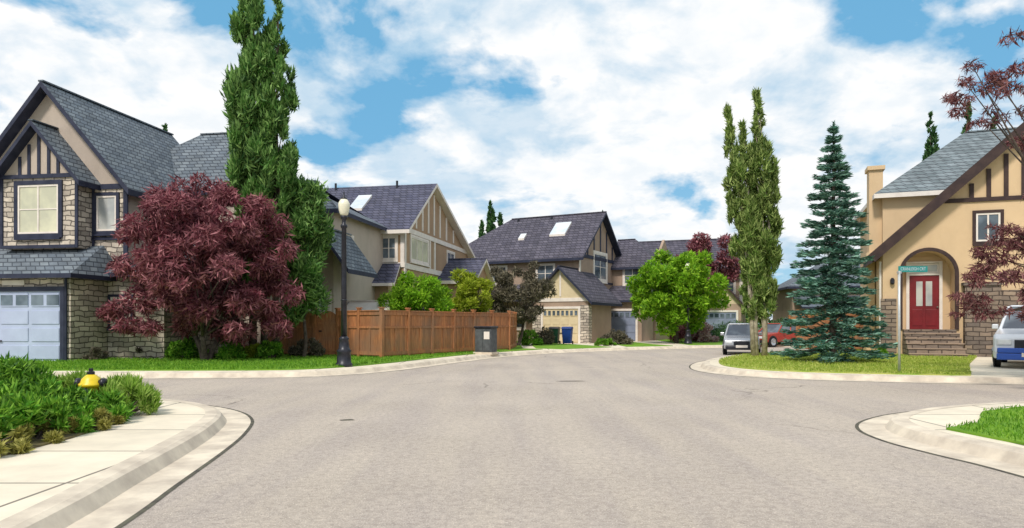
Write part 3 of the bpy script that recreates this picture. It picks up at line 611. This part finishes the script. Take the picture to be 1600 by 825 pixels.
# ---- house F (tan)
H=thing('tan_house','tan stucco house with arched entry, red door and timbered gable','house',(15.8,30,ZG),-20)
AC,AR,ND=17.5,.96,.8
arch=[(AC+AR*math.cos(a),3.42+AR*math.sin(a)) for a in np.linspace(math.pi,0,15)]
poly=[(15.8,0),(AC-AR,0)]+arch+[(AC+AR,0),(31,0),(31,4.35),(23.4,11.4),(15.8,4.3)]
g=G(); g.prism(poly,'y',0,ND); g.box(15.85,31,ND+.002,2.5,0,4.2); g.box(16.1,29,2.2,10.5,0,7.3); g.prism([(16.9,4.2),(29.9,4.2),(23.4,10.2)],'y',ND+.05,2.19)
g.obj('wall','stuccoF',H)
g=G(); roof(g,16.1,29,2.2,10.5,7.3,10.5,'x',.4,True,True)
for s in (-1,1):
    a=(23.4,11.4+.24); b=(23.4+s*8.05,11.64-8.05*.934)
    g.slab([(b[0],-.45,b[1]),(a[0],-.45,a[1]),(a[0],2.6,a[1]),(b[0],2.6,b[1])],.2,0,2)
g.obj('roof',['roofF','white','dkbrown'],H)
g=G(); F0=front(0)
g.beam((15.3,-.5,4.22-.14),(23.4,-.5,11.55-.0),.14,.38,0)
for x in np.arange(18.45,28,.6):
    top=11.4-abs(x-23.4)*.934-.25
    if top>6.55: g.wb(F0,x-.08,x+.08,6.5,top,0,.05)
g.wb(F0,18.1,28,6.33,6.5,0,.06)
ar=[(AC+AR*math.cos(a),3.42+AR*math.sin(a)) for a in np.linspace(math.pi,0,21)]; ao=[(AC+(AR+.14)*math.cos(a),3.42+(AR+.14)*math.sin(a)) for a in np.linspace(math.pi,0,21)]
g.prism([(AC-AR,1.1)]+ar+[(AC+AR,1.1),(AC+AR+.14,1.1)]+ao[::-1]+[(AC-AR-.14,1.1)],'y',-.06,.02)
g.obj('timber_trim','dkbrown',H)
g=G(); g.box(18.75,20.0,-.35,-.002,0,2.9); g.box(20.0,31,-.12,-.002,0,2.7); g.box(15.72,16.3,-.14,-.002,0,2.4); g.box(18.68,20.08,-.42,.0-.003,2.9,3.02,0); g.obj('stone_wall','stoneF',H)
G().box(15.58,16.15,2.5,3.3,0,8.4).box(15.5,16.23,2.4,3.4,8.4,8.58).box(15.45,15.8,2.35,3.45,0,4.6).obj('chimney','stuccoF',H)
window(H,F0,19.2,4.7,.85,1.15,2,1,'white','glass','dkbrown',.12); window(H,F0,22.4,3.6,1.8,1.6,2,2,'white','glass','dkbrown',.12)
DW=front(ND,16.92)
d=G(); d.wb(DW,0,1.12,1.1,3.4,.0,.06)
for a in (.1,.62): d.wb(DW,a,a+.4,1.25,1.95,.061,.08)
d=d.obj('door','door',H,bevel=.008)
p=G(); p.wb(DW,.26,.50,2.1,3.15,.061,.075); p.wb(DW,.62,.86,2.1,3.15,.061,.075); p.obj('pane','glassw',d)
G().lathe([(.012,0),(.035,.02),(.035,.05),(.01,.07)],10,(17.97,ND-.06-.07,2.05),axis='y').obj('handle','chrome',d)
f=G(); f.wb(DW,-.12,-.002,1.1,4.0,0,.1); f.wb(DW,1.122,1.24,1.1,4.0,0,.1); f.wb(DW,-.002,1.122,3.41,3.49,0,.1); f.wb(DW,-.002,1.122,3.92,4.0,0,.1); f.obj('door_frame','white',d)
window(H,DW,.0,3.5,1.12,.41,2,1,'white','glassw',None,.1,False)
X0,X1=AC-AR+.005,AC+AR-.005
g=G(); g.box(X0,X1,-.3,ND-.002,0,1.098)
for i in range(5): g.box(X0-.02,X1+.05,-.3-.30*(5-i),-.302-.30*(4-i),0,.2*(i+.6))
g.obj('steps','stoneF',H)
g=G()
for i in range(5): g.box(X0-.05,X1+.08,-.32-.30*(5-i),-.302-.30*(4-i),.2*(i+.6)+.001,.2*(i+.6)+.04)
g.obj('step_tread','stuccoC',H)
G().lathe([(.05,0),(.09,.06),(.09,.2),(.04,.28)],8,(16.15,-.1,3.0)).obj('porch_light','black',H)
pipe(H,15.72,.1,.05,4.0)
for c in H.children_recursive: c.data.transform(Matrix.Translation((-15.8,0,0)))
# ---------------------------------------------------------------- fences
def fence(label,pts,h=1.85):
    e=thing('wooden_fence',label,'fence',(pts[0][0],pts[0][1],.15)); o=V(pts[0][0],pts[0][1],0)
    gb=G(); gr=G()
    def post(W,u): G().wb(W,u-.065,u+.065,-.1,h+.08,-.065,.065).wb(W,u-.09,u+.09,h+.08,h+.13,-.09,.09).obj('fence_post','cedar',e)
    for a,b in zip(pts[:-1],pts[1:]):
        a=V(a[0],a[1],0)-o; b=V(b[0],b[1],0)-o; d=b-a; L=d.length; t=d/L; n=V(t.y,-t.x,0); W=(a,t,n); k=max(1,round(L/1.55)); pl=L/k
        for i in range(k):
            u=i*pl; post(W,u)
            m=int((pl-.13)/.14); w=(pl-.13)/m
            for j in range(m): gb.wb(W,u+.065+j*w,u+.065+(j+1)*w-.006,.06,h-.03,-.015+.004*(j%2),.012+.004*(j%2))
            for z0,z1 in ((.1,.24),(h*.62,h*.62+.09),(h-.18,h-.03)): gr.wb(W,u+.066,u+pl-.066,z0,z1,.017,.05)
            gr.wb(W,u+.092,u+pl-.092,h-.03,h+.015,-.07,.078); gr.wb(W,u+pl/2-.05,u+pl/2+.05,.24,h*.62,.017,.04)
    post(W,L)
    gb.obj('fence_boards','cedar',e); gr.obj('fence_rail','cedar',e); return e
fence('tall orange-brown cedar fence with framed panels round the garden',[(-7.15,28.9),(-5.05,27.3),(-.15,35.4),(.2,40)])
fence('cedar fence section beside the poplar',[(-10.4,29.6),(-8.15,29.1)])
e=thing('garden_gate','round-topped cedar garden gate in the fence','gate',(-8.05,29.1,.15),-8)
ga=[(.45+.42*math.cos(a),1.5+.36*math.sin(a)) for a in np.linspace(0,math.pi,11)]
G().prism([(.03,.05),(.87,.05)]+ga,'y',-.02,.02).obj('gate_panel','cedar',e)
for a in (-.06,.875): G().box(a,a+.085,-.06,.06,-.1,1.95).obj('gate_post','cedar',e)
for a in (.2,1.3): G().box(.03,.87,-.05,-.021,a,a+.1).obj('gate_rail','cedar',e)
G().box(.1,.22,-.08,-.05,1.0,1.05).obj('latch','black',e)
fence('cedar fence beside the tan house',[(14.3,35.3),(17.3,34.4)],1.9)
fence('distant cedar fence behind the parked cars',[(20.5,52),(27,50)],1.8)
e=thing('garden_shed','small white garden shed behind the cedar fence','shed',(-6.6,33.4,.15),-12)
g=G(); walls(g,-1,1,-.8,.8,1.9,2.35,'x'); g.obj('wall','pale',e); g=G(); roof(g,-1,1,-.8,.8,1.9,2.35,'x',.15,th=.06); g.obj('roof',['white','white'],e); window(e,front(-.8),-.3,1.1,.6,.5,1,1)
# ---------------------------------------------------------------- street lamps
def lamp(x,y,label,first=None):
    e=thing('street_lamp',label,'street lamp',(x,y,.15),0,'black street lamps with globe heads'); e.scale=(.87,.87,.87)
    if first:
        for c in first.children:
            q=c.copy(); COL.objects.link(q); q.parent=e
        return e
    G().lathe([(.30,-.05),(.30,.1),(.26,.14),(.24,.5),(.27,.56),(.2,.64),(.16,.95),(.19,1.0),(.12,1.08)],16).obj('lamp_base','black',e,True)
    G().lathe([(.11,1.08),(.095,3),(.085,4.95),(.12,5.0),(.12,5.08),(.07,5.12),(.07,5.25),(.12,5.34),(.13,5.4)],14).obj('lamp_post','black',e,True)
    G().lathe([(.105,5.4),(.15,5.48),(.185,5.62),(.205,5.78),(.20,5.86),(.14,5.97),(.07,6.05)],18).obj('lamp_globe','globe',e,True)
    G().lathe([(.12,6.0),(.09,6.06),(.04,6.12),(.02,6.2),(.03,6.24),(.005,6.3)],12).obj('lamp_finial','black',e,True)
    G().lathe([(.1,2.35),(.125,2.38),(.1,2.41)],14).obj('lamp_collar','black',e,True)
    return e
l1=lamp(-5.25,22.0,'tall black street lamp with white globe beside the fence')
lamp(11.4,45.6,'black street lamp with white globe near the green maple',l1)
# ---------------------------------------------------------------- hydrant
e=thing('fire_hydrant','yellow fire hydrant with black caps among the shrubs','fire hydrant',(-5.98,10.0,.15))
G().lathe([(.17,-.02),(.17,.04),(.11,.06),(.11,.44),(.16,.46),(.16,.49),(.135,.51),(.12,.56),(.07,.61),(.03,.63)],18).obj('hydrant_body','yellow',e,True)
G().lathe([(.05,.625),(.05,.66),(.03,.67),(.03,.71),(.01,.71)],8).obj('hydrant_nut','black',e)
for s in (-1,1): G().lathe([(.05,.1*s),(.05,.15*s),(.07,.152*s),(.07,.2*s),(.03,.215*s)],12,(0,0,.5),axis='x').obj('side_nozzle_cap','black',e,True)
G().lathe([(.085,-.2),(.085,-.14),(.065,-.13),(.065,0)],12,(0,0,.36),axis='y').obj('front_nozzle','black',e,True)
# ---------------------------------------------------------------- street sign
e=thing('street_sign','small teal street-name sign on a slim steel post','street sign',(10.45,19.0,.16))
G().lathe([(.035,-.05),(.035,2.75)],10).obj('sign_post','steel',e,True)
G().box(-.02,.76,-.012,.012,2.72,2.88).obj('sign_blade','signg',e)
cu=bpy.data.curves.new('lettering','FONT'); cu.body='CRANLEIGH CRT'; cu.size=.12; cu.extrude=.001; cu.align_x='CENTER'; cu.align_y='CENTER'
to=bpy.data.objects.new('tmp',cu); COL.objects.link(to); bpy.context.view_layer.update()
tm=bpy.data.meshes.new_from_object(to.evaluated_get(bpy.context.evaluated_depsgraph_get())); bpy.data.objects.remove(to); tm.materials.clear(); tm.materials.append(M['pale'])
lo=bpy.data.objects.new('lettering',tm); COL.objects.link(lo); lo.parent=e; lo.location=(.37,-.0145,2.80); lo.rotation_euler=(math.pi/2,0,0); lo.scale=(.74,1,1)
G().box(-.05,.05,-.03,.03,2.68,2.74).obj('sign_bracket','steel',e)
# ---------------------------------------------------------------- utility cabinet, bins
e=thing('utility_cabinet','dark grey utility cabinet with pale notice beside the fence','utility cabinet',(-1.15,31.2,.15),-25)
G().box(-.4,.4,-.3,.3,.08,1.12).obj('cabinet_body','cabinet',e,bevel=.02); G().box(-.44,.44,-.34,.34,1.121,1.22).obj('cabinet_lid','black',e,bevel=.02); G().box(-.46,.46,-.36,.36,-.03,.078).obj('cabinet_plinth','kerb',e)
for a in (-.37,.015): G().box(a,a+.355,-.32,-.302,.14,1.06).obj('cabinet_door','cabinet',e,bevel=.006)
G().box(.06,.33,-.33,-.322,.65,.98).obj('warning_plate','white',e)
def bin_(x,y,label,mat,lid,rot=0,s=1):
    e=thing('wheelie_bin',label,'bin',(x,y,.15),rot,'wheeled bins put out by the driveway')
    g=G(); b=[(-.25,-.28),(.25,-.28),(.25,.28),(-.25,.28)]; t=[(-.31,-.36),(.31,-.36),(.31,.36),(-.31,.36)]
    g.add([(*p,.06) for p in b]+[(*p,1.0*s) for p in t],[(3,2,1,0),(4,5,6,7),(0,1,5,4),(1,2,6,5),(2,3,7,6),(3,0,4,7)]); g.obj('bin_body',mat,e,bevel=.02)
    G().prism([(-.4,1.002*s),(.4,1.002*s),(.36,1.08*s),(0,1.13*s),(-.36,1.06*s)],'x',-.33,.33).obj('bin_lid',lid,e,bevel=.01)
    for sx in (-1,1): G().lathe([(.11,-.03),(.11,.03)],14,(sx*.3,.3,.11),axis='x').obj('wheel','rubber',e)
    G().tube([(-.25,.42,.98*s),(.25,.42,.98*s)],[.02,.02],8).obj('handle',lid,e)
bin_(2.75,45.6,'dark green wheeled bin beside the cream garage','bing','black',-15)
bin_(3.55,45.2,'blue wheeled bin beside the cream garage','binb','binb',-15)
# ---------------------------------------------------------------- vehicles
def car(name,label,cat,x,y,rot,L,W,H,paint,wh=.33,cab=(-.2,.46),z0=0,roofp=None):
    e=thing(name,label,cat,(x,y,z0),rot); h=H*.6; hw=W/2
    cs=[(-L/2,.30),(-L/2-.04,.5),(-L/2,h*.78),(-L/2+.12,h*.88),(cab[0]*L-.05,h+.02),(cab[1]*L,h+.03),(L/2-.02,h*.95),(L/2+.03,.55),(L/2,.32)]
    g=G(); n=len(cs)
    rows=[(-1,.10),(-.94,.0),(.94,.0),(1,.10)]
    vs=[]
    for f,i in rows:
        for (yy,zz) in cs: vs.append((hw*f,yy*(1-i*.35),zz-(i*.35 if zz>.6 else -i*.2)))
    fs=[tuple(range(n)),tuple(range(3*n,4*n))]+[(r*n+i,r*n+(i+1)%n,(r+1)*n+(i+1)%n,(r+1)*n+i) for r in range(3) for i in range(n)]
    g.add(vs,fs); g.obj('car_body',paint,e,bevel=.05)
    y0,y1=cab[0]*L,cab[1]*L; ty0,ty1=y0+L*.13,y1-L*.07; bw,tw=hw*.92,hw*.72; zb,zt=h-.02,H-.05
    B=[(-bw,y0,zb),(bw,y0,zb),(bw,y1,zb),(-bw,y1,zb)]; T=[(-tw,ty0,zt),(tw,ty0,zt),(tw,ty1,zt),(-tw,ty1,zt)]
    G().add(B+T,[(3,2,1,0),(4,5,6,7),(0,1,5,4),(1,2,6,5),(2,3,7,6),(3,0,4,7)]).obj('windows','carglass',e,bevel=.03)
    g=G(); g.add([(p[0]*1.05,p[1]+(-.04 if i%4<2 else .04),p[2]) for i,p in enumerate(T)]+[(p[0]*.9,p[1]*.97,H) for p in T],[(3,2,1,0),(4,5,6,7),(0,1,5,4),(1,2,6,5),(2,3,7,6),(3,0,4,7)])
    for i in range(4): g.tube([B[i],T[i]],[.05,.045],6)
    for sx in (-1,1):
        for q in (.38,.68): g.tube([(sx*bw,y0+(y1-y0)*q,zb),(sx*tw,ty0+(ty1-ty0)*q,zt)],[.04,.035],6)
    g.obj('car_roof',roofp or paint,e,bevel=.02)
    for sx in (-1,1):
        for yy in (-L*.32,L*.31):
            G().lathe([(wh*1.17,0),(wh*1.17,.012)],24,(sx*(hw-.004) if sx>0 else -hw-.008,yy,wh*1.03),axis='x').obj('wheel_arch','black',e)
            w=G().lathe([(wh*.72,-.1),(wh,-.09),(wh,.09),(wh*.72,.1)],22,(sx*(hw-.055),yy,wh),axis='x').obj('wheel','rubber',e)
            G().lathe([(.05,.115*sx),(wh*.3,.105*sx),(wh*.62,.122*sx),(wh*.7,.1*sx)],14,(sx*(hw-.055),yy,wh),axis='x').obj('rim','chrome',w)
        G().box(sx*hw*.98 if sx>0 else -hw*.98-.18,sx*hw*.98+.18 if sx>0 else -hw*.98,y0+.25,y0+.38,h,h+.16).obj('wing_mirror',paint,e,bevel=.03)
        a,c=(sx*hw*.9,sx*hw*.52); G().box(min(a,c),max(a,c),-L/2-.06,-L/2+.12,h*.6,h*.76).obj('headlight','lens',e,bevel=.03)
        a,c=(sx*hw*.96,sx*hw*.74); G().box(min(a,c),max(a,c),L/2-.12,L/2+.05,h*.66,h*.93).obj('tail_light','tail',e,bevel=.02)
    G().box(-hw*.45,hw*.45,-L/2-.07,-L/2+.05,h*.48,h*.74).obj('grille','black',e,bevel=.02)
    G().box(-hw*.9,hw*.9,-L/2-.11,-L/2+.1,.26,.46).obj('front_bumper','black' if cat=='car' else 'blue',e,bevel=.03)
    G().box(-hw*.9,hw*.9,L/2-.1,L/2+.1,.28,.45).obj('rear_bumper','black',e,bevel=.03)
    G().box(-.26,.26,-L/2-.125,-L/2-.11,.36,.48).obj('number_plate','white',e)
    return e
car('parked_car','silver hatchback parked at the kerb by the poplar','car',11.25,34.6,-17,3.9,1.6,1.5,'silver')
car('parked_car','red-orange car parked on the far side of the poplar','car',17.1,45.3,-62,4.4,1.75,1.5,'redp')
e=car('pickup_truck','white pickup truck with blue lower panels on the driveway','truck',16.95,22.8,-38,5.2,1.95,1.95,'carwhite',.4,(-.15,.2),.14)
g=G()
for sx in (-1,1): g.box(sx*.975-.012 if sx<0 else .963,sx*.975+.012 if sx<0 else .987,-1.15,1.1,.42,.78)
g.obj('side_panel','blue',e)
G().box(-.86,.86,-2.72,-2.6,.47,.62).obj('front_panel','blue',e,bevel=.02)
# ---------------------------------------------------------------- camera, light, world
cam=bpy.data.cameras.new('camera'); co=bpy.data.objects.new('camera',cam); COL.objects.link(co); co.location=(0,0,1.5); co.rotation_euler=(math.radians(90),0,0)
cam.sensor_width=36; cam.lens=24.75; cam.shift_y=92.5/1600; cam.clip_end=4000; S.camera=co
el,az=50,205
sd=bpy.data.lights.new('sun','SUN'); sd.energy=3.2; sd.angle=math.radians(9); sd.color=(1,.93,.85)
so=bpy.data.objects.new('sun',sd); COL.objects.link(so)
dv=V(math.sin(math.radians(az))*math.cos(math.radians(el)),math.cos(math.radians(az))*math.cos(math.radians(el)),math.sin(math.radians(el)))
so.rotation_euler=dv.to_track_quat('Z','Y').to_euler()
w=bpy.data.worlds.new('World'); S.world=w; w.use_nodes=True; nt=w.node_tree; bg=nt.nodes['Background']
sky=nt.nodes.new('ShaderNodeTexSky'); sky.sky_type='NISHITA'; sky.sun_disc=False; sky.sun_elevation=math.radians(el); sky.sun_rotation=math.radians(az)
tc=nt.nodes.new('ShaderNodeTexCoord').outputs['Generated']
sp=nt.nodes.new('ShaderNodeSeparateXYZ'); nt.links.new(tc,sp.inputs[0])
def mth(op,a,b=None,c=None):
    n=nt.nodes.new('ShaderNodeMath'); n.operation=op
    for i,x in enumerate((a,b,c)):
        if x is None: continue
        if hasattr(x,'links'): nt.links.new(x,n.inputs[i])
        else: n.inputs[i].default_value=x
    return n.outputs[0]
den=mth('ADD',mth('MAXIMUM',sp.outputs[2],0),.34)
cb=nt.nodes.new('ShaderNodeCombineXYZ'); nt.links.new(mth('DIVIDE',sp.outputs[0],den),cb.inputs[0]); nt.links.new(mth('DIVIDE',sp.outputs[1],den),cb.inputs[1])
cb.inputs[2].default_value=2.1
def wn(s,d,r,dist=0):
    n=nt.nodes.new('ShaderNodeTexNoise'); nt.links.new(cb.outputs[0],n.inputs['Vector']); n.inputs['Scale'].default_value=s; n.inputs['Detail'].default_value=d; n.inputs['Roughness'].default_value=r; n.inputs['Distortion'].default_value=dist; return n.outputs['Fac']
def lobe(v,a,b):
    n=nt.nodes.new('ShaderNodeVectorMath'); n.operation='DOT_PRODUCT'; nt.links.new(tc,n.inputs[0]); n.inputs[1].default_value=V(*v).normalized(); return ramp(nt,n.outputs['Value'],a,b)
big=wn(3.0,8,.54,.15); sh=wn(4.2,6,.55,.2); sh2=wn(11,5,.55,.1)
bias=mth('MULTIPLY',lobe((-.17,.92,.38),.965,.995),-.11)
bias=mth('ADD',bias,mth('MULTIPLY',lobe((.22,.92,.32),.95,.995),.08))
bias=mth('ADD',bias,mth('MULTIPLY',lobe((.58,.74,.40),.97,.995),-.08))
bias=mth('ADD',bias,mth('MULTIPLY',lobe((-.45,.87,.22),.95,.995),.07))
mask=ramp(nt,mth('ADD',big,bias),.38,.47); shade=mth('MULTIPLY_ADD',ramp(nt,sh2,.35,.62),.3,mth('MULTIPLY',ramp(nt,mth('ADD',sh,mth('MULTIPLY',bias,.5)),.40,.54),.7))
cloud=mixc(nt,shade,(4.0,5.4,6.6),(8.2,8.1,8.0))
blue=mixc(nt,.8,sky.outputs[0],(1.25,3.7,5.9))
hz=ramp(nt,sp.outputs[2],.22,.0); blue=mixc(nt,mth('MULTIPLY',hz,.5),blue,(4.6,6.5,7.5))
nt.links.new(mixc(nt,mask,blue,cloud),bg.inputs['Color']); bg.inputs['Strength'].default_value=.13
S.view_settings.view_transform='Standard'; S.view_settings.look='None'; S.view_settings.exposure=0
